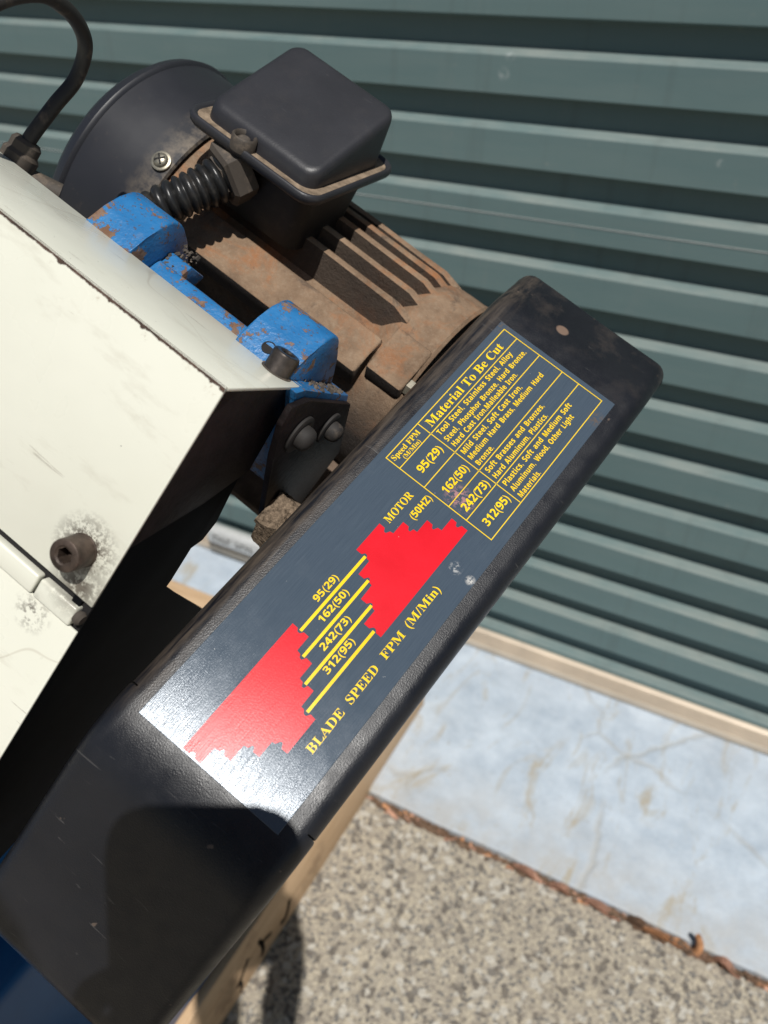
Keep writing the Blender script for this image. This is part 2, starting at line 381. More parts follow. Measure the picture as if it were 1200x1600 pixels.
# roller door: every corrugation a slat
door = empty('roller_door', (0, 1.1507, 0))
tag(door, 'green grey corrugated steel roller door with a cream bottom rail', 'roller door')
PITCH = .09; DEP = .0215
prof = [(0, DEP), (-.001, DEP - .002), (-.0082, .002), (-.0095, 0), (-.0545, 0), (-.0555, .0012), (-.0575, DEP - .001), (-.0585, DEP), (-.074, DEP), (-.090, DEP)]
prof = [(z, y - .007) for z, y in prof]
X0, X1 = -3.2, 2.6
me = None
for n in range(-12, 12):
    z = 1.0631 - PITCH * n
    if me is None:
        bm = bmesh.new()
        nx = 24
        cols = [[bm.verts.new((X0 + (X1 - X0) * i / nx, y, zz)) for zz, y in prof] for i in range(nx + 1)]
        for a, b in zip(cols, cols[1:]):
            for k in range(len(prof) - 1): bm.faces.new((a[k], a[k + 1], b[k + 1], b[k]))
        o = link('slat', bm, M['door'], door, smooth=0, recalc=False); me = o.data
    else:
        o = bpy.data.objects.new('slat', me); COL.objects.link(o); o.parent = door
    o.location.z = z
bm = bmesh.new()   # thin lap seam on one slat
add_box(bm, (X0, -.0078, -.0004), (X1, -.0070, .0003))
s = link('lap_seam', bm, M['silver'], door, smooth=0); s.location.z = 1.0631 - PITCH * 2 - .031
# rail with grooves
pr = [(.055, .010), (.055, -.010)]
z = .050
pr.append((.052, -.0125))
for i in range(5):
    pr += [(z, -.0150), (z - .0014, -.0110), (z - .0030, -.0110), (z - .0040, -.0150)]; z -= .0062
pr += [(.014, -.0150), (.006, -.0145), (.002, -.012), (.002, .010)]
bm = bmesh.new(); add_prism(bm, [(y, zz) for zz, y in pr], X0, X1)
link('bottom_rail', bm, M['rail'], door, smooth=30)
bm = bmesh.new(); add_box(bm, (-1.03, -.045, .052), (-.80, -.014, .098), bev=.012, seg=3)
hd = link('lift_handle', bm, M['silver'], door, smooth=60)
bm = bmesh.new()
for i, x in enumerate([-1.005 + .0125 * k for k in range(15)]):
    if i % 5 == 4: continue
    add_box(bm, (x, -.0456, .068), (x + .003, -.0449, .084)); add_box(bm, (x + .003, -.0456, .080 - (i % 3) * .005), (x + .009, -.0449, .083 - (i % 3) * .005))
link('embossed_marks', bm, M['steel'], hd, smooth=0)

# ------------------------------------------------------------------ pallet
pal = empty('timber_pallet', (0, 0, -.014)); tag(pal, 'pine timber pallet under the saw with dark marks on its side beam', 'pallet')
for x in (-.442, -.86, -1.27):
    bm = bmesh.new(); add_box(bm, (x, -.42, 0), (x + .042, .955, .107), bev=.003); link('beam', bm, M['wood'], pal)
for i in range(9):
    y = -.40 + i * .152
    bm = bmesh.new(); add_box(bm, (-1.227 + random.uniform(-.004, .004), y, .088), (-.443, y + .118 + random.uniform(-.006, .006), .107 + random.uniform(-.001, .001)), bev=.002)
    link('deck_board', bm, M['wood2'], pal)
def stroke(bm, pts, wd):
    for a, b in zip(pts, pts[1:]):
        a, b = Vector(a), Vector(b); d = (b - a).normalized(); nn = Vector((-d.y, d.x)) * wd
        q = [a + nn - d * wd * .4, b + nn + d * wd * .4, b - nn + d * wd * .4, a - nn - d * wd * .4]
        bm.faces.new([bm.verts.new((-.3997, p.x, p.y)) for p in q])
bm = bmesh.new()
for path, wd in (([(.498, .046), (.492, .030), (.483, .020), (.474, .024)], .0042), ([(.450, .036), (.438, .042), (.428, .047), (.424, .060)], .0036), ([(.429, .046), (.430, .026), (.425, .018)], .0040),
                 ([(.398, .056), (.386, .044), (.376, .034), (.371, .030)], .0034), ([(.377, .035), (.379, .018), (.374, .010)], .0030)):
    pp = spline([(a_, b_, 0) for a_, b_ in path], 4); stroke(bm, [(p.x, p.y) for p in pp], wd)
link('marker_scrawl', bm, M['ink'], pal, smooth=0)

# ------------------------------------------------------------------ leaves and litter along the joint
def leaf(name, x, y, ln, wd, rot, mat, curl, label, tilt=0, z=-.012):
    bm = bmesh.new(); nl = 9; rows = []
    for i in range(nl):
        t = i / (nl - 1); wv = wd * (math.sin(math.pi * min(1, t * .92 + .06)) ** .8)
        zc = .006 * math.sin(t * 5) * curl + .003
        rows.append([bm.verts.new(((t - .5) * ln, k * wv, zc + curl * .6 * abs(k) ** 1.6 * wv)) for k in (-1, -.5, 0, .5, 1)])
    for a, b in zip(rows, rows[1:]):
        for k in range(4): bm.faces.new((a[k], b[k], b[k + 1], a[k + 1]))
    bmesh.ops.solidify(bm, geom=bm.faces[:], thickness=.0006)
    o = link(name, bm, mat, smooth=60); o.location = (x, y, z + .002); o.rotation_euler = (tilt, 0, rot)
    tag(o, label, 'leaf', 'dry leaves caught along the concrete joint')
leaf('dry_leaf', -.110, .728, .060, .0065, -.05, M['leafb'], .6, 'pinkish brown dry leaf in the joint, nearest the pallet')
leaf('dry_leaf', -.055, .727, .048, .0065, .10, M['leafb'], .8, 'pink dry leaf, second along the joint from the pallet')
leaf('dry_leaf', .004, .726, .058, .0075, -.10, M['leafb'], .5, 'bright pink tan leaf lying in the middle of the joint')
leaf('dry_leaf', .098, .727, .075, .006, .04, M['leafa'], .5, 'long thin orange leaf lying below the upright curled one')
leaf('dry_leaf', .060, .729, .040, .007, .15, M['leafc'], .9, 'dark brown leaf just left of the long orange leaf')
leaf('dry_leaf', .182, .727, .040, .007, -.2, M['leafb'], 1.0, 'pale brown crumpled leaf nearest the right edge of the photo')
bm = bmesh.new()
pts = spline([(0, 0, 0), (.004, .002, .012), (.001, .005, .025), (-.003, .006, .034)], 5); add_tube(bm, pts, lambda t: .0055 * (1 - .45 * t) + .001, 8)
o = link('dry_leaf', bm, M['leafa'], smooth=60); o.location = (.138, .729, -.013)
tag(o, 'orange dry leaf curled upright against the apron edge', 'leaf', 'dry leaves caught along the concrete joint')
bm = bmesh.new()
rl = random.Random(3)
for i in range(2600):
    x = rl.uniform(-1.2, .7)
    if mnoise.noise(Vector((x * 14, 2, 0))) < rl.uniform(-.55, .25): continue
    y = .733 - abs(rl.gauss(0, .0042)); a = rl.uniform(-.5, .5); ln = rl.uniform(.003, .012); wd = rl.uniform(.0008, .003)
    m = Matrix.Translation((x, y, -.0135 + rl.uniform(0, .007))) @ Matrix.Rotation(a, 4, 'Z') @ Matrix.Rotation(rl.uniform(-.5, .5), 4, 'X') @ Matrix.Rotation(rl.uniform(-.3, .3), 4, 'Y')
    add_box(bm, (-ln, -wd, -.0006), (ln, wd, .0006), m)
for f in bm.faces: f.material_index = 0
for i, f in enumerate(list(bm.faces)): f.material_index = (0, 1, 1, 0, 0, 1, 1, 0, 0, 2, 0, 1, 0, 0, 3)[(i // 6) % 15]
o = link('leaf_litter', bm, [M['litter'], M['leafc'], M['leafb'], M['leafa']], smooth=0); tag(o, 'brown leaf litter packed along the foot of the apron', 'litter'); o['kind'] = 'stuff'

# ------------------------------------------------------------------ the bandsaw
saw = empty('metal_bandsaw')
mw = Matrix(MW).to_4x4(); mw.translation = OW
saw.matrix_world = mw
tag(saw, 'blue, cream and black metal cutting bandsaw with speed chart on its belt guard', 'bandsaw')

# belt guard: swept shell
def guard():
    st = []   # stations: (y, z, tangent angle)   angle 0 = flat, positive = turning down towards far end
    r0 = 55; phi = rad(40)
    ctr = (4, -.8 - r0)
    far = []
    u = 4
    # nose from far low end up to flat
    L = 97
    e = (ctr[0] - r0 * math.sin(phi), ctr[1] + r0 * math.cos(phi))
    d = (-math.cos(phi), -math.sin(phi))
    end = (e[0] + d[0] * L, e[1] + d[1] * L)
    # rounded bottom end, turning further down
    re = 14
    c2 = (end[0] + math.sin(phi) * re, end[1] - math.cos(phi) * re)
    for k in range(6, -1, -1):
        a = phi + (rad(88) - phi) * k / 6 * 1.15
        st.append((c2[0] - re * math.sin(a), c2[1] + re * math.cos(a), -a))
    lastp = st[0]; a = -lastp[2]
    st.insert(0, (lastp[0] - 60 * math.cos(a), lastp[1] - 60 * math.sin(a), -a))
    for k in range(1, 10): st.append((end[0] - d[0] * L * k / 10, end[1] - d[1] * L * k / 10, -phi))
    for k in range(0, 13):
        a = phi * (1 - k / 12); st.append((ctr[0] - r0 * math.sin(a), ctr[1] + r0 * math.cos(a), -a))
    for u in (6.5, 7.6, 8, 8.4, 9.5, 14) + tuple(range(30, 281, 12)): st.append((u, -.8, 0))
    r1 = 60; a1 = rad(17); y0 = 284
    for k in range(1, 7):
        a = a1 * k / 6; st.append((y0 + r1 * math.sin(a), -.8 - r1 + r1 * math.cos(a), a))
    y, z, a = st[-1]
    for k in range(1, 4): st.append((y + math.cos(a) * 9.2 * k, z - math.sin(a) * 9.2 * k, a))
    y, z, a = st[-1]; r2 = 6
    c3 = (y - r2 * math.sin(a), z - r2 * math.cos(a))
    for k in range(1, 8):
        b = a + (rad(90) - a) * k / 7; st.append((c3[0] + r2 * math.sin(b), c3[1] + r2 * math.cos(b), b))
    y, z, b = st[-1]; st.append((y, z - 40, b))
    bm = bmesh.new(); rows = []
    for (y, z, a) in st:
        nrm = Vector((0, math.sin(a), math.cos(a)))
        w0, w1, r = -13., 92., 9.
        if y < 7: w0 -= .5; w1 += .4
        near = abs(y - 8) < .3 and a == 0
        dep = 60 if -1.2 < a < 1.2 else 20
        cs = [(w0, dep)]
        for k in range(7): t = rad(90) * k / 6; cs.append((w0 + r - r * math.cos(t), r - r * math.sin(t)))
        nf = 12
        for k in range(1, nf): cs.append((w0 + r + (w1 - w0 - 2 * r) * k / nf, 0))
        for k in range(6, -1, -1): t = rad(90) * k / 6; cs.append((w1 - r + r * math.cos(t), r - r * math.sin(t)))
        cs.append((w1, dep))
        row = []
        for v, dd in cs:
            if near and dd > 2.2:
                v += 3.2 if v < 40 else -3.2; dd += 2.
            p = Vector((v, y, z)) - nrm * dd
            # gentle dents
            p.z += .35 * mnoise.noise(Vector((v * .03, y * .02, 1.7))) if dd < 1 and y > 284 else 0
            row.append(bm.verts.new(p * .001))
        rows.append(row)
    for a, b in zip(rows, rows[1:]):
        for i in range(len(a) - 1): bm.faces.new((a[i], a[i + 1], b[i + 1], b[i]))
    return link('belt_guard', bm, M['guard'], saw, smooth=50, recalc=True)
gd = guard()

# plate
bm = bmesh.new()
hole = []
add_box(bm, mm(0, 0, -.75), mm(78, 278, 0), bev=.0002, seg=1)
plate = link('instruction_plate', bm, M['plate'], saw, smooth=0)
NZ = .00012
def flat(name, poly, mat):
    bm = bmesh.new(); f = bm.faces.new([bm.verts.new((v * .001, u * .001, NZ)) for u, v in poly])
    bmesh.ops.triangulate(bm, faces=[f]); bmesh.ops.recalc_face_normals(bm, faces=bm.faces)
    for f in bm.faces:
        if f.normal.z < 0: f.normal_flip()
    return link(name, bm, mat, plate, smooth=0, recalc=False)
R1 = [(118.3, 24), (136.4, 24), (136.3, 27.3), (134.5, 28.3), (134.5, 29.4), (136.6, 30.5), (136.8, 32.3), (144.8, 32.3), (144.7, 35.8), (143, 36.8), (143, 37.9), (145.1, 38.5), (145.2, 40.7), (153.5, 40.7), (153.4, 44.1), (151.6, 45.1), (151.6, 46), (153.8, 47.1), (154, 49.4), (162.5, 49.4), (162.4, 52.5), (160.5, 53.4), (160.5, 54.5), (162.6, 55.6), (162.6, 59.2), (92.6, 59.4), (92.7, 56.4), (94.1, 55.3), (94.1, 54), (92.4, 52.6), (92.5, 49.5), (100.6, 49.4), (101, 47.5), (102.5, 46.7), (102.4, 45.6), (100.8, 44.4), (100.8, 41), (109.3, 40.7), (109.7, 38.8), (111.3, 38.1), (111.3, 37), (109.5, 35.9), (109.5, 32.5), (118, 32.3), (118.2, 30.6), (119.7, 29.7), (119.8, 28.4), (118.3, 27.3)]
R2 = [(71.5, 24.4), (71.4, 27.5), (70, 28.5), (70, 29.9), (71.6, 31), (71.5, 34), (63.4, 34.1), (63.0, 36.2), (61.5, 37.1), (61.4, 38.4), (63.4, 39.5), (63.1, 43), (54.6, 43.1), (54.2, 45.2), (52.4, 46.1), (52.4, 47.2), (54.4, 48), (54.3, 51.4), (45.6, 51.6), (45.5, 53.3), (43.9, 54.5), (43.9, 55.9), (45.7, 57), (45.4, 59.9), (26.9, 59.9), (26.8, 56.7), (29, 55.5), (29, 54.5), (26.7, 53.2), (26.5, 51.6), (18.4, 51.5), (18.3, 48.2), (20.2, 47.2), (20.2, 46.2), (18.2, 45.4), (17.9, 43.3), (9.7, 43.2), (9.7, 39.7), (11.4, 38.8), (11.4, 37.9), (9.7, 37.1), (9.4, 34.6), (1.0, 34.3), (1.0, 31.2), (2.8, 30), (2.8, 28.9), (1.0, 27.8), (1.0, 24.4)]
flat('red_pulley_diagram', R1, M['red']); flat('red_pulley_diagram', R2, M['red'])
for (u0, u1, v) in ((71.2, 118.6, 29.4), (62.9, 110.2, 38), (54.1, 101.6, 46.7), (45.5, 92.8, 55.2)):
    flat('belt_line', [(u0, v - .75), (u1, v - .75), (u1, v + .75), (u0, v + .75)], M['yellow'])
def tline(u0, v0, u1, v1, w_=.23):
    if u0 == u1: flat('table_line', [(u0 - w_, v0 - w_), (u0 + w_, v0 - w_), (u0 + w_, v1 + w_), (u0 - w_, v1 + w_)], M['yellow'])
    else: flat('table_line', [(u0 + w_ + .01, v0 - w_), (u1 - w_ - .01, v0 - w_), (u1 - w_ - .01, v0 + w_), (u0 + w_ + .01, v0 + w_)], M['yellow'])
for u in (166.6, 274.4): tline(u, 4.4, u, 71.2)
tline(166.6, 4.4, 274.4, 4.4); tline(166.6, 71.2, 274.4, 71.2)
for v in (13.2, 28.9, 44.5, 55.6): tline(166.6, v, 193.3, v); tline(193.3, v, 274.4, v)
vs_ = [4.4, 13.2, 28.9, 44.5, 55.6, 71.2]
for a, b in zip(vs_, vs_[1:]): tline(193.3, a + .57, 193.3, b - .57)
def sans(t):
    o = ''
    for ch in t:
        if 'A' <= ch <= 'Z': o += chr(0x1D5D4 + ord(ch) - 65)
        elif 'a' <= ch <= 'z': o += chr(0x1D5EE + ord(ch) - 97)
        elif '0' <= ch <= '9': o += chr(0x1D7EC + ord(ch) - 48)
        else: o += ch
    return o
def serif(t):
    o = ''
    for ch in t:
        if 'A' <= ch <= 'Z': o += chr(0x1D400 + ord(ch) - 65)
        elif 'a' <= ch <= 'z': o += chr(0x1D41A + ord(ch) - 97)
        else: o += ch
    return o
def text(body, u0, u1, vb, cap, style):
    c = bpy.data.curves.new('lettering', 'FONT'); c.body = serif(body) if style == 'serif' else sans(body)
    c.resolution_u = 3; c.fill_mode = 'FRONT'
    c.offset = {'serif': .0, 'bold': .006, 'cond': .0}[style]
    if style == 'cond': c.space_word = 1.5; c.space_character = 1.06
    o = bpy.data.objects.new('tmp', c); COL.objects.link(o)
    dg = bpy.context.evaluated_depsgraph_get(); me = bpy.data.meshes.new_from_object(o.evaluated_get(dg))
    bpy.data.objects.remove(o); bpy.data.curves.remove(c)
    xs_ = [v.co.x for v in me.vertices]; a, b = min(xs_), max(xs_); sx = (u1 - u0) / (b - a); sy = cap / .70
    for v in me.vertices:
        x, y = v.co.x, v.co.y
        v.co = ((vb - y * sy) * .001, (u0 + (x - a) * sx) * .001, NZ * 1.3)
    me.materials.clear(); me.materials.append(M['yellow']); me.name = 'lettering'
    for p in me.polygons: p.material_index = 0
    o = bpy.data.objects.new('lettering', me); COL.objects.link(o); o.parent = plate
    o['label'] = 'yellow lettering reading ' + body
for a in [('Material To Be Cut', 196.6, 264.5, 11.2, 4.9, 'serif'), ('Speed FPM', 168.2, 190.2, 8.9, 3.1, 'serif'), ('(M/Min)', 172.8, 186.2, 12.2, 2.4, 'serif'),
          ('95(29)', 172.2, 190.4, 23.5, 4.3, 'bold'), ('162(50)', 171.6, 190.8, 40.0, 4.3, 'bold'), ('242(73)', 170.4, 191.0, 53.1, 4.3, 'bold'), ('312(95)', 171.3, 191.3, 66.0, 4.3, 'bold'),
          ('Tool Steel, Stainless Steel, Alloy', 196, 264.2, 17.5, 3.0, 'cond'), ('Steel, Phosphor Bronze, Hard Bronze,', 195.7, 270.4, 22.6, 3.0, 'cond'), ('Hard Cast Iron,Malleable Iron.', 196, 255.1, 27.2, 3.0, 'cond'),
          ('Mild Steel, Soft Cast Iron,', 195.8, 250.2, 33.5, 3.0, 'cond'), ('Medium Hard Brass, Medium Hard', 195.8, 265, 38.1, 3.0, 'cond'), ('Bronze.', 195.8, 209.4, 43.0, 3.0, 'cond'),
          ('Soft Brasses and Bronzes,', 195.8, 249, 49.2, 3.0, 'cond'), ('Hard Aluminum, Plastics.', 195.8, 245.4, 54.0, 3.0, 'cond'),
          ('Plastics, Soft and Medium Soft', 196, 260.1, 60.3, 3.0, 'cond'), ('Aluminum, Wood, Other Light', 196, 254.9, 65.1, 3.0, 'cond'), ('Materials.', 196, 214.4, 70.0, 3.0, 'cond'),
          ('MOTOR', 139.6, 159.6, 27.8, 4.2, 'serif'), ('(50HZ)', 149.2, 164.5, 35.8, 3.7, 'bold'),
          ('95(29)', 86.4, 102, 26.7, 3.4, 'bold'), ('162(50)', 80.4, 99.7, 34.9, 3.4, 'bold'), ('242(73)', 70.9, 90.4, 43.7, 3.4, 'bold'), ('312(95)', 63.8, 83.4, 51.7, 3.4, 'bold'),
          ('BLADE', 33.2, 55.8, 68.4, 4.2, 'serif'), ('SPEED', 60.2, 80.6, 68.2, 4.2, 'serif'), ('FPM', 85.8, 100.8, 67.8, 4.2, 'serif'), ('(M/Min)', 104.6, 129.2, 67.4, 4.2, 'serif')]:
    text(*a)

# ---- motor
AX = (268., -98.)
def vframe(v): return frame(mm(v, AX[0], AX[1]), (0, 1, 0), (0, 0, 1), (1, 0, 0))
UPY, UPZ = .367, .930
bm = bmesh.new()
add_lathe(bm, mml([(70, -216), (83, -214), (84, -211), (84, -201), (81, -196), (58.5, -193), (58.5, -66), (60.5, -60), (65, -55), (69, -50), (70.6, -44), (71, -36), (71, -26), (71.5, -22.5), (70, -20.5), (60, -20.5), (30, -18)]), frame((0, *mm(*AX)), (0, 1, 0), (0, 0, 1), (1, 0, 0)), 96)
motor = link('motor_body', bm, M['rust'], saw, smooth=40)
fm = frame((0, *mm(*AX)), (1, 0, 0), (0, UPZ, -UPY), (0, UPY, UPZ))     # x axis, y lateral, z up of the terminal box
for q in (-31, -16, 0, 16, 32, 46):
    R = 73.5; top = math.sqrt(R * R - q * q); th = 3.2
    if abs(q) < 20: top -= 1.5
    base = max(0, 55 ** 2 - q * q) ** .5 - 6
    pts = [(-196, base), (-196, top), (-120, top), (-58, top), (-46, top - 4), (-42, base)]
    bm = bmesh.new()
    a = [bm.verts.new((x * .001, (q - th) * .001, z_ * .001)) for x, z_ in pts]; b = [bm.verts.new((x * .001, (q + th) * .001, z_ * .001)) for x, z_ in pts]
    for vv, s_ in ((a, 1), (b, -1)):
        for k in (1, 2, 3): vv[k].co.y += s_ * .0004
        for k in (0, 5): vv[k].co.y -= s_ * .0008
    fs = [bm.faces.new(a[::-1]), bm.faces.new(b)] + [bm.faces.new((a[i], a[(i + 1) % 6], b[(i + 1) % 6], b[i])) for i in range(6)]
    bmesh.ops.bevel(bm, geom=[e for e in bm.edges if max(v.co.z for v in e.verts) > (top - 9) * .001], offset=.0012, segments=1, affect='EDGES')
    bmesh.ops.transform(bm, matrix=fm, verts=bm.verts)
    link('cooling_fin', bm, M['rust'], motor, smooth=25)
bm = bmesh.new(); add_prism(bm, mml([(213.5, -34), (228, -32), (241, -29.5), (247, -46), (246, -60), (215, -52)]), -.192, -.0505, bev=.0022); link('mounting_pad', bm, M['rust'], motor)
bm = bmesh.new(); add_prism(bm, mml([(221.5, -33), (234, -31), (252, -26), (262, -50), (222, -54)]), -.0480, -.0225, bev=.0022); link('end_lug', bm, M['rust'], motor)
bm = bmesh.new(); add_lathe(bm, mml([(5.2, 0), (5.2, 4.5), (4.4, 5.2)]), frame(mm(-23, 231, -39), (0, 1, 0), (0, 0, 1), (1, 0, 0)), 6); link('lug_bolt', bm, M['zinc'], motor, smooth=30)

# fan cowl
bm = bmesh.new()
add_lathe(bm, mml([(78, -281), (86, -279), (90.5, -274), (92.2, -269), (91.6, -267.5), (90.2, -266.5), (89.6, -240), (88.5, -212), (87, -211), (86.5, -212), (84, -262)]), frame((0, *mm(*AX)), (0, 1, 0), (0, 0, 1), (1, 0, 0)), 96, cap=False)
cowl = link('fan_cowl', bm, M['cowl'], saw, smooth=40)
def screw(parent, pos, nrm, r, mat, name='screw', slot=True, washer=None):
    f = zframe(pos, nrm)
    bm = bmesh.new()
    if washer: add_lathe(bm, mml([(washer, 0), (washer, 1.0), (washer * .92, 1.3), (r * .9, 1.3)]), f, 24)
    add_lathe(bm, mml([(r, .5), (r, r * .35), (r * .85, r * .6), (r * .5, r * .78), (r * .15, r * .82)]), f, 24)
    o = link(name, bm, mat, parent, smooth=40)
    if slot:
        bm = bmesh.new()
        add_box(bm, mm(-r * .7, -r * .11, r * .55), mm(r * .7, r * .11, r * .835), f); add_box(bm, mm(-r * .11, -r * .7, r * .55), mm(r * .11, r * .7, r * .833), f)
        for v in bm.verts: pass
        return o, bm
    return o, None
d = Vector((0, 236 - AX[0], -12 - AX[1])); d.normalize()
sp_ = Vector(mm(-219, AX[0], AX[1])) + d * .0893
o, b2 = screw(cowl, sp_, d, 4.6, M['zinc'], 'cowl_screw', True, 6.2); link('screw_cross', b2, M['slot'], cowl, smooth=0)
f = zframe(sp_, d)

# terminal box
def rrect(hx, hy, r, n=5):
    out = []
    for cx, cy, a0 in ((hx - r, hy - r, 0), (-hx + r, hy - r, 90), (-hx + r, -hy + r, 180), (hx - r, -hy + r, 270)):
        for k in range(n + 1): a = rad(a0 + 90 * k / n); out.append((cx + r * math.cos(a), cy + r * math.sin(a)))
    return out
bf = frame(mm(-161, 289.3, 7.3), (1, 0, 0), (0, UPZ, -UPY), (0, UPY, UPZ))
def loft(bm, loops, capb=True, capt=True):
    rings = [[bm.verts.new(bf @ Vector(mm(*p))) for p in lp] for lp in loops]; n = len(rings[0])
    for a, b in zip(rings, rings[1:]):
        for i in range(n): bm.faces.new((a[i], a[(i + 1) % n], b[(i + 1) % n], b[i]))
    if capb: bm.faces.new(rings[0][::-1])
    if capt: bm.faces.new(rings[-1])
bm = bmesh.new()
loft(bm, [[(x, y, z_) for x, y in rrect(h, k, r)] for h, k, r, z_ in ((34, 27, 9, -46), (36, 31, 9, -18), (37, 35.5, 9, -3.5))])
tb = link('terminal_box', bm, M['grease'], saw, smooth=40)
bm = bmesh.new()
loft(bm, [[(x, y, z_) for x, y in rrect(h, k, r)] for h, k, r, z_ in ((38, 36.5, 9, -4.5), (45, 44.5, 10, -4.6), (46.3, 45.8, 11, -3), (46.8, 46.3, 11, -.5), (46.2, 45.7, 11, 1.6), (45, 44.5, 10, 2.0), (43.8, 43.3, 10, .8), (42.4, 41.9, 10, -.6), (38, 37, 9, -.8))], True, True)
link('lid_rim', bm, M['box'], tb, smooth=60)
bm = bmesh.new()
ra = [bm.verts.new(bf @ Vector(mm(x, y, .35 + .25 * mnoise.noise(Vector((x * .2, y * .2, 0)))))) for x, y in rrect(44.2, 43.7, 10, 14)]; rb = [bm.verts.new(bf @ Vector(mm(x, y, .15))) for x, y in rrect(38, 37, 9, 14)]
for i in range(len(ra)): bm.faces.new((ra[i], ra[(i + 1) % len(ra)], rb[(i + 1) % len(ra)], rb[i]))
link('rim_dust', bm, M['tandust'], tb, smooth=60)
def ztop(y): return 8.0 + (y + 38) * .355
lp = [[(x, y, -.9) for x, y in rrect(38.6, 37.6, 9)]]
for ins, dz in ((0, -5), (.5, -2.6), (1.6, -1.0), (3.2, -.2), (5.0, 0)):
    lp.append([(x, y, max(-.6 + ins * .2, ztop(y) + dz)) for x, y in rrect(38.9 - ins, 36.6 - ins, max(3, 9.5 - ins))])
for k in (.8, .55, .25): lp.append([(x * k, y * k, ztop(y * k) + .5 * (1 - k)) for x, y in rrect(33.9, 31.6, 4.5)])
bm = bmesh.new(); loft(bm, lp, False, True); link('lid', bm, M['box'], tb, smooth=60)
bm = bmesh.new(); f = bf @ Matrix.Translation(mm(-7, -40.5, -.9)); add_lathe(bm, mml([(7.2, 0), (7.2, 7.0), (6.2, 8.0), (5.2, 7.0), (5.0, 4.6)]), f, 32); link('screw_boss', bm, M['lip'], tb, smooth=50)
o, b2 = screw(tb, f @ Vector(mm(0, 0, 4.2)), f.to_3x3() @ Vector((0, 0, 1)), 3.6, M['dirt'], 'lid_screw', True); b2.free()

# gland nut and corrugated conduit
nd = Vector((-.30, -.93, -.12)).normalized()
nf = zframe(mm(-171, 256, 4), nd)
bm = bmesh.new(); add_lathe(bm, mml([(16, 0), (18.5, .8), (18.5, 13), (16, 15.2), (12, 15.4), (12, 17)]), nf @ Matrix.Rotation(.35, 4, 'Z'), 6)
nut = link('gland_nut', bm, M['lip'], saw, smooth=20)
cp = spline(mml([(-174, 244, 2), (-178, 232, 0), (-183, 220, -2), (-190, 208, -6), (-197, 194, -13), (-205, 180, -22), (-216, 164, -30), (-230, 150, -36)]), 26)
nring = 18
bm = bmesh.new(); add_tube(bm, cp, lambda t:     .0110 + .0028 * abs(math.sin(t * nring * math.pi)) ** .7 - .0005 - .0035 * min(1, t * 1.6), 28)
link('corrugated_conduit', bm, M['rubber'], saw, smooth=70)

# power cable and its gland behind the cover
cb = spline(mml([(-232, 150, 20), (-231, 162, 36), (-230, 183, 48), (-230, 199, 54.5), (-230, 208.5, 66), (-230, 208.5, 78), (-230, 202, 91), (-230, 191, 102), (-231, 172, 107), (-232, 150, 104), (-234, 128, 90), (-236, 112, 70)]), 10)
bm = bmesh.new(); add_tube(bm, cb, .0036, 18); link('power_cable', bm, M['dustcable'], saw, smooth=70)
gf = zframe(mm(-232, 152, 27), (.0, .8, .6))
bm = bmesh.new(); add_lathe(bm, mml([(9, 0), (9, 9), (7.5, 11), (7.5, 15), (6, 17), (4.5, 17), (4.5, 14)]), gf, 20); link('cable_gland', bm, M['lip'], saw)
bm = bmesh.new(); add_lathe(bm, mml([(6, -12), (6, 10), (4.2, 10), (4.2, 3)]), zframe(mm(-222, 158, 20), (.75, .45, -.4)), 20); link('cable_clamp', bm, M['lip'], saw)

# blue hinge casting
bar = [(138, -30), (166, -30), (170, -6), (169, 17), (166, 19), (140, 19)]
bm = bmesh.new(); add_prism(bm, mml(bar), -.192, -.0575, bev=.002); casting = link('hinge_casting', bm, M['blue'], saw)
def boss(v0, v1, top=43, end=187):
    poly = [(139, 10), (139, top - 7), (143, top - 1)]
    poly += [(150, top), (162, top + .6), (172, top - .6)]
    for k in range(1, 6): a = rad(80 * k / 5); poly.append((172 + (end - 172) * math.sin(a), top - .6 - 15 * (1 - math.cos(a))))
    poly += [(end + 1, 14), (end - 1, 0), (end - 3, -22), (150, -22)]
    bm = bmesh.new(); add_prism(bm, mml(poly), v0 * .001, v1 * .001, bev=.0014); return link('hinge_boss', bm, M['blue'], casting, smooth=50)
boss(-77, -46); boss(-176, -148, 38, 187)
bm = bmesh.new(); add_prism(bm, mml([(142, 46), (150, 38), (190.5, -16), (189, -74), (142, -74)]), -.066, -.0372, bev=.0008); link('end_foot', bm, M['blue'], casting)
bm = bmesh.new(); add_prism(bm, mml([(146, 17), (176, 17), (184, 2), (170, 0)]), -.149, -.134, bev=.001); link('web', bm, M['blue'], casting)
bm = bmesh.new(); add_lathe(bm, mml([(3.4, 0), (3.4, .5), (2.8, .5), (2.8, .2), (.2, .2)]), zframe(mm(-62.5, 153, 43.0), (0, .0, 1)), 20); link('tapped_hole', bm, M['slot'], casting)
bm = bmesh.new()
rr = random.Random(5)
for i in range(160):
    p = Vector(mm(rr.uniform(-47, -37), rr.uniform(160, 189), 0)); p.x = rr.uniform(-.047, -.038); p.z = (38 - (p.y * 1000 - 150) * 1.333) * .001 + .0006
    if rr.random() < .55: p = Vector(mm(rr.uniform(-148, -134), rr.uniform(150, 184), 18 - rr.random() * 4))
    s_ = rr.uniform(.0004, .0013); m = Matrix.Translation(p) @ Matrix.Rotation(rr.uniform(0, 3), 4, Vector((rr.random(), rr.random(), 1)))
    add_box(bm, (-s_, -s_ * .7, -s_ * .5), (s_, s_ * .7, s_ * .5), m)
o = link('swarf', bm, M['dirt'], casting, smooth=0); o['kind'] = 'stuff'

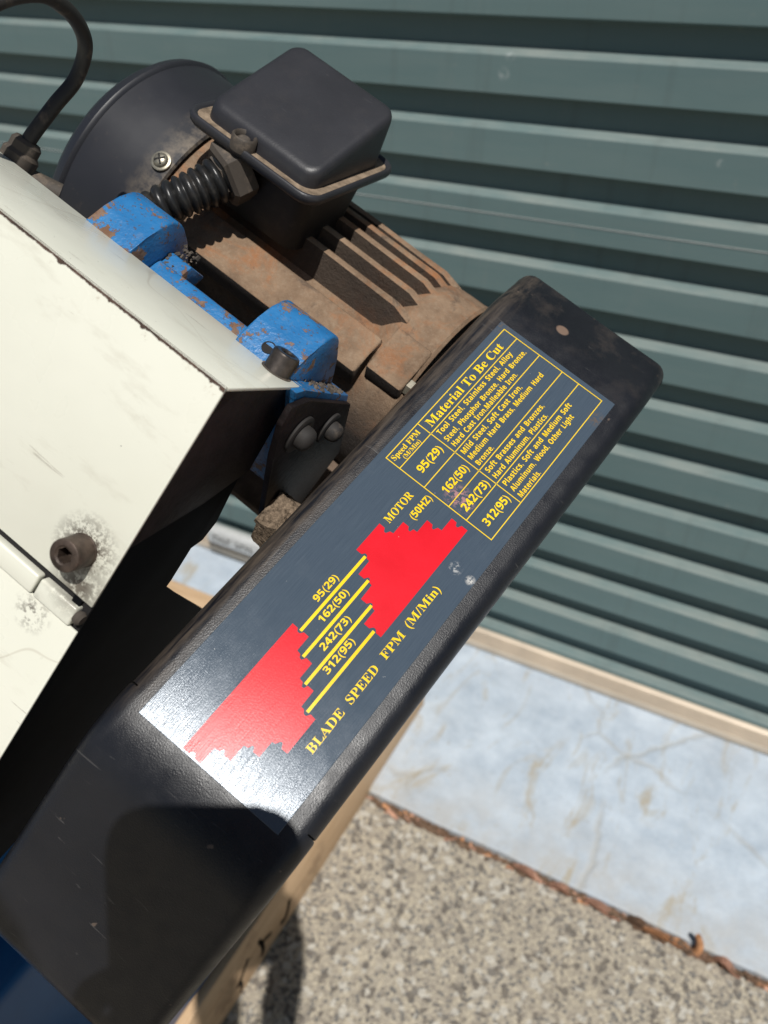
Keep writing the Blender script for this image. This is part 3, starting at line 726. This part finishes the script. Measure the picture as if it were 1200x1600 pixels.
# black bracket with two bolts in front of the casting
bm = bmesh.new(); add_prism(bm, mml([(136, 44), (149, 34), (188.5, -19), (187, -74), (150, -96), (114, -76), (124, 11), (129, 36)]), -.0370, -.0335, bev=.0008); brk = link('hinge_bracket', bm, M['side'], saw)
def round_bolt(v, u, n, rh, rw, mat):
    f = frame(mm(v, u, n), (0, 1, 0), (0, 0, 1), (1, 0, 0))
    bm = bmesh.new(); add_lathe(bm, mml([(rw, 0), (rw, 1.6), (rw - .8, 2.0), (rh, 2.0)]), f, 32)
    add_lathe(bm, mml([(rh, 1.9), (rh, 5), (rh * .9, 7), (rh * .6, 8.4), (rh * .15, 8.9)]), f, 28)
    o = link('bracket_bolt', bm, mat, brk, smooth=45)
round_bolt(-33.4, 142, 12, 6.4, 10.5, M['oily']); round_bolt(-33.4, 168, -17, 5.5, 9.5, M['oily'])
bm = bmesh.new(); add_prism(bm, mml([(112, -41), (131, -38), (140, -60), (106, -60)]), -.033, -.0195)
bmesh.ops.subdivide_edges(bm, edges=bm.edges[:], cuts=9, use_grid_fill=True)
for v in bm.verts:
    q = v.co * 1000; k = mnoise.noise(q * .16) * 3.2 + mnoise.noise(q * .5) * 1.3
    v.co += Vector((k * .6, k * .4, k)) * .001
link('dirty_block', bm, M['crumb'], brk)
bm = bmesh.new(); add_box(bm, mm(-215, 138, -124), mm(-17, 330, -114), bev=.002); link('motor_plate', bm, M['brownplate'], saw)

# cream wheel cover
ca, sa = math.cos(rad(-139.6)), math.sin(rad(-139.6)); cb_, sb = math.cos(rad(-49.6)), math.sin(rad(-49.6))
cf = frame(mm(-40, 102.5, 93.7), (1, 0, 0), (0, ca, sa), (0, -cb_, -sb))   # x across, y down the face, z out of the face
cfm = cf
bm = bmesh.new(); add_box(bm, mm(-260, 0.0, -1.6), mm(0, 111.3, 0), cf, bev=.0006); cover = link('wheel_cover', bm, M['cover'], saw, smooth=40)
bm = bmesh.new(); add_box(bm, mm(-260, .0, -75.5), mm(0, 1.6, -2.1), cf, bev=.0005); link('top_flange', bm, M['cover'], cover, smooth=40)
bm = bmesh.new(); rows = []
for i in range(0, 500):
    x = -259.5 + i * .52
    k = mnoise.noise(Vector((x * .9, 0, 0))); k2 = mnoise.noise(Vector((x * .23, 5, 0))); k3 = mnoise.noise(Vector((x * .5, 9, 3)))
    z1 = .05 + .25 * abs(k); z0 = 1.25 + .55 * abs(k3) + .45 * k2 + .25 * k
    if k2 > .38: z0 += .6
    if x > -2.5: z0 += .8
    rows.append([bm.verts.new(cf @ Vector(mm(x, z_, .05))) for z_ in (z0, z1)] )
for a, b in zip(rows, rows[1:]): bm.faces.new((a[0], b[0], b[1], a[1]))
link('worn_seam', bm, M['worn'], cover, smooth=0)
bm = bmesh.new(); add_box(bm, mm(-260, .16, -3.2), mm(-.3, 2.4, -1.5), cf); link('folded_seam', bm, M['worn'], cover, smooth=0)
bm = bmesh.new(); add_box(bm, mm(-260, 125.6, -2.0), mm(0, 330, -.5), cf, bev=.0006); link('lower_door', bm, M['cover'], cover, smooth=40)
bm = bmesh.new(); add_box(bm, mm(-258, 109, -4.5), mm(-1, 128, -3.2), cf); link('hinge_gap', bm, M['slot'], cover, smooth=0)
hy, hz = 119.6, -1.2
def knuckle(x0, x1, rust=False):
    bm = bmesh.new(); f = cf @ frame(mm(0, hy, hz), (0, 1, 0), (0, 0, 1), (1, 0, 0))
    add_box(bm, mm(x0, hy - 4.0, hz - 3.6), mm(x1, hy + 5.9, hz + 2.2), cf, bev=.0012, seg=3)
    return link('hinge_knuckle', bm, M['cover'] if not rust else M['dirt'], cover, smooth=40)
knuckle(-150, -26.5); knuckle(-25.3, -4.5); 
bm = bmesh.new(); add_lathe(bm, mml([(2.6, -4.6), (3.4, -2.2), (2.4, -.8)]), cf @ frame(mm(0, hy, hz), (0, 1, 0), (0, 0, 1), (1, 0, 0)), 20); link('hinge_pin', bm, M['dirt'], cover)
# dark end of the cover
def P2(y, z): return (y, z)
bm = bmesh.new(); add_prism(bm, mml([(101, 90), (150, 34), (117, -4), (86, 9), (38, 37.5)]), -.0445, -.0425, bev=.0004); link('end_plate', bm, M['side'], cover)
bm = bmesh.new(); add_prism(bm, mml([(98, 88), (119, 0), (95, -36), (84, -41), (76, -36), (60, -52), (55, -54), (58, -66), (62, -88), (88, -215), (-150, -215), (-150, -122)]), -.050, -.0455, bev=.0004); link('end_plate', bm, M['inner'], cover)  # near-black sheet widened over the unlit space by the guard, shade in its colour
# socket bolts
def socket_bolt(parent, pos, nrm, r, h, mat, knurl=True, name='socket_bolt', washer=True):
    f = zframe(pos, nrm); bm = bmesh.new(); n = 48
    def ring(rr_, z_, kn=False): return [bm.verts.new(f @ Vector(mm((rr_ + (.22 if kn and i % 2 else 0)) * math.cos(2 * math.pi * i / n), (rr_ + (.22 if kn and i % 2 else 0)) * math.sin(2 * math.pi * i / n), z_))) for i in range(n)]
    rs = [ring(r * 1.02, 0), ring(r * 1.02, .6), ring(r - .15, 1.0, knurl), ring(r - .15, h - 1.2, knurl), ring(r * .95, h - .35), ring(r * .86, h), ring(r * .60, h), ring(r * .52, h - .6)]
    hexr = r * .50
    hx = []
    for i in range(n):
        a = 2 * math.pi * i / n; k = math.cos(rad(30)) / math.cos((a % rad(60)) - rad(30)); hx.append((hexr * k * math.cos(a), hexr * k * math.sin(a)))
    rs.append([bm.verts.new(f @ Vector(mm(x_, y_, h - .7))) for x_, y_ in hx]); rs.append([bm.verts.new(f @ Vector(mm(x_, y_, h * .4))) for x_, y_ in hx])
    for a, b in zip(rs, rs[1:]):
        for i in range(n): bm.faces.new((a[i], a[(i + 1) % n], b[(i + 1) % n], b[i]))
    bm.faces.new(rs[-1])
    o = link(name, bm, mat, parent, smooth=30)
    if washer:
        bm = bmesh.new(); add_lathe(bm, mml([(r * 1.16, -.3), (r * 1.16, .5), (r * 1.05, .7)]), f, 32); link('washer', bm, M['dirt'], parent)
    return o
nF = Vector((0, -cb_, -sb))
socket_bolt(cover, cf @ Vector(mm(-16.5, 93, 0)), nF, 7.2, 11.5, M['rustbolt'], False, washer=False)
nT = Vector((0, -ca, -sa))
socket_bolt(cover, cf @ Vector(mm(-11.5, .15, -66.5)), nT, 6.6, 10.5, M['steel'])

# blue stand below: a part of the saw, built upright in world space
inv = mw.inverted()
def wpart(name, fn, mat, parent=saw, smooth=35):
    bm = bmesh.new(); fn(bm); bmesh.ops.transform(bm, matrix=inv, verts=bm.verts); return link(name, bm, mat, parent, smooth)
stand = wpart('stand', lambda b: add_box(b, (-.86, -.16, .094), (-.409, .48, .455), bev=.012, seg=3), M['panel'])
wpart('stand_seam', lambda b: add_box(b, (-.4095, .235, .10), (-.4082, .2365, .44)), M['slot'], stand, 0)
wpart('saw_bed', lambda b: (add_box(b, (-.80, -.10, .456), (-.47, .40, .70), bev=.01), add_box(b, (-.70, .05, .70), (-.55, .40, .80), bev=.01)), M['panel'])

# ------------------------------------------------------------------ phone that takes the picture, and the person holding it
ph = empty('phone'); ph.matrix_world = cm
tag(ph, 'black phone in a case held up towards the belt guard', 'phone')
bm = bmesh.new()
pw, phh = .0415, .083
cx, cy = -pw + .0105, -phh + .0255
lo = [(x, y) for x, y in rrect(pw, phh, .017, 8)]
a = [bm.verts.new((x + cx, y + cy, .004)) for x, y in lo]; b = [bm.verts.new((x + cx, y + cy, .0155)) for x, y in lo]
bm.faces.new(a[::-1]); bm.faces.new(b)
for i in range(len(a)): bm.faces.new((a[i], a[(i + 1) % len(a)], b[(i + 1) % len(a)], b[i]))
bmesh.ops.bevel(bm, geom=[e for e in bm.edges if len(e.link_faces) == 2 and abs(e.link_faces[0].normal.dot(e.link_faces[1].normal)) < .3 and abs(e.verts[0].co.z - e.verts[1].co.z) < 1e-6], offset=.002, segments=3, affect='EDGES')
link('case', bm, M['case'], ph, smooth=45)
bm = bmesh.new(); vs = [bm.verts.new((x * .93 + cx, y * .97 + cy, .0157)) for x, y in lo]; bm.faces.new(vs); link('screen', bm, M['glass'], ph, smooth=0)

person = empty('person', (.10, -.70, -.014))
tag(person, 'person in navy shirt and grey trousers leaning in to hold up a phone', 'person')
def C2W(x, y, z): return cm @ Vector((x, y, z))
def body():
    V = []; E = []; Rr = []
    def ad(p, r, par=None):
        V.append(Vector(p)); Rr.append(r); i = len(V) - 1
        if par is not None: E.append((par, i))
        return i
    pel = ad((.12, -.74, .92), .15)
    sp1 = ad((.10, -.68, 1.06), .135, pel); ch = ad((.06, -.56, 1.22), .15, sp1); nk0 = ad((.03, -.43, 1.33), .075, ch)
    nk = ad((.02, -.385, 1.38), .058, nk0); jw = ad((0, -.325, 1.41), .070, nk); hd = ad((-.005, -.32, 1.485), .088, jw); tp = ad((0, -.332, 1.55), .055, hd)
    nose = ad((-.045, -.228, 1.445), .014, jw)
    side = Vector((CR.x, CR.y, 0)).normalized()
    for s in (-1, 1):
        sh = ad(Vector((.04, -.49, 1.27)) + side * .185 * s, .062, ch)
        wr = C2W(cx + s * pw * .8, cy - .150, .040)
        el = (V[sh] + wr) / 2 + side * .11 * s + Vector((.04, -.06, -.16))
        e = ad(el, .043, sh); f1 = ad((el + wr) / 2, .040, e); wi = ad(wr, .027, f1)
        pm = ad(C2W(cx + s * (pw + .006), cy - .088, .026), .030, wi)
        for k in range(4):   # fingers wrap the phone's back edge
            y = cy - .075 + k * .021
            a1 = ad(C2W(cx + s * (pw + .014), y + .01, .004), .0088, pm); a2 = ad(C2W(cx + s * (pw - .002), y + .014, -.0075), .0082, a1); ad(C2W(cx + s * (pw - .022), y + .014, -.0075), .0072, a2)
        t1 = ad(C2W(cx + s * (pw + .006), cy - .050, .030), .0105, pm); ad(C2W(cx + s * (pw - .020), cy - .028, .0255), .0092, t1)
        hp = ad(Vector((.12, -.74, .86)) + side * .10 * s, .098, pel); kn = ad(Vector((.10, -.70, .47)) + side * .12 * s, .062, hp)
        an = ad(Vector((.13, -.75, .075)) + side * .13 * s, .040, kn); fw = Vector((-.46, .89, 0)); ad(V[an] + fw * .16 + Vector((0, 0, -.045)), .036, an)
    me = bpy.data.meshes.new('body'); me.from_pydata([tuple(v) for v in V], E, [])
    o = bpy.data.objects.new('tmpbody', me); COL.objects.link(o)
    md = o.modifiers.new('skin', 'SKIN'); md.use_smooth_shade = True
    for i, sv in enumerate(me.skin_vertices[0].data): sv.radius = (Rr[i], Rr[i]); sv.use_root = (i == pel)
    o.modifiers.new('sub', 'SUBSURF').levels = 2; o.modifiers['sub'].render_levels = 2
    dg = bpy.context.evaluated_depsgraph_get(); m2 = bpy.data.meshes.new_from_object(o.evaluated_get(dg)); bpy.data.objects.remove(o)
    m2.transform(Matrix.Translation(-Vector(person.location)))
    m2.materials.clear()
    for q in ('skin', 'shirt', 'trouser', 'case'): m2.materials.append(M[q])
    camw = Vector((0, 0, CAMH)) + CDn * .07 - CF * .02
    for p in m2.polygons:
        wq = p.center + Vector(person.location)
        p.use_smooth = True
        if wq.z < .10: k = 3
        elif wq.z < .93: k = 2
        elif (wq - camw).length < .24 or wq.z > 1.37: k = 0
        else: k = 1
        p.material_index = k
    b = bpy.data.objects.new('body', m2); COL.objects.link(b); b.parent = person
body()
bm = bmesh.new(); bmesh.ops.create_icosphere(bm, subdivisions=4, radius=.1)
for v in list(bm.verts):
    v.co.z *= 1.1; v.co += v.co.normalized() * .006 * mnoise.noise(v.co * 40)
fwv = Vector((-.46, .89, 0))
bmesh.ops.delete(bm, geom=[v for v in bm.verts if v.co.dot(fwv) > .035 and v.co.z < .045 or v.co.z < -.06], context='VERTS')
hr = link('hair', bm, M['hair'], person, smooth=60, recalc=False); hr.location = Vector((0, -.332, 1.50)) - Vector(person.location)
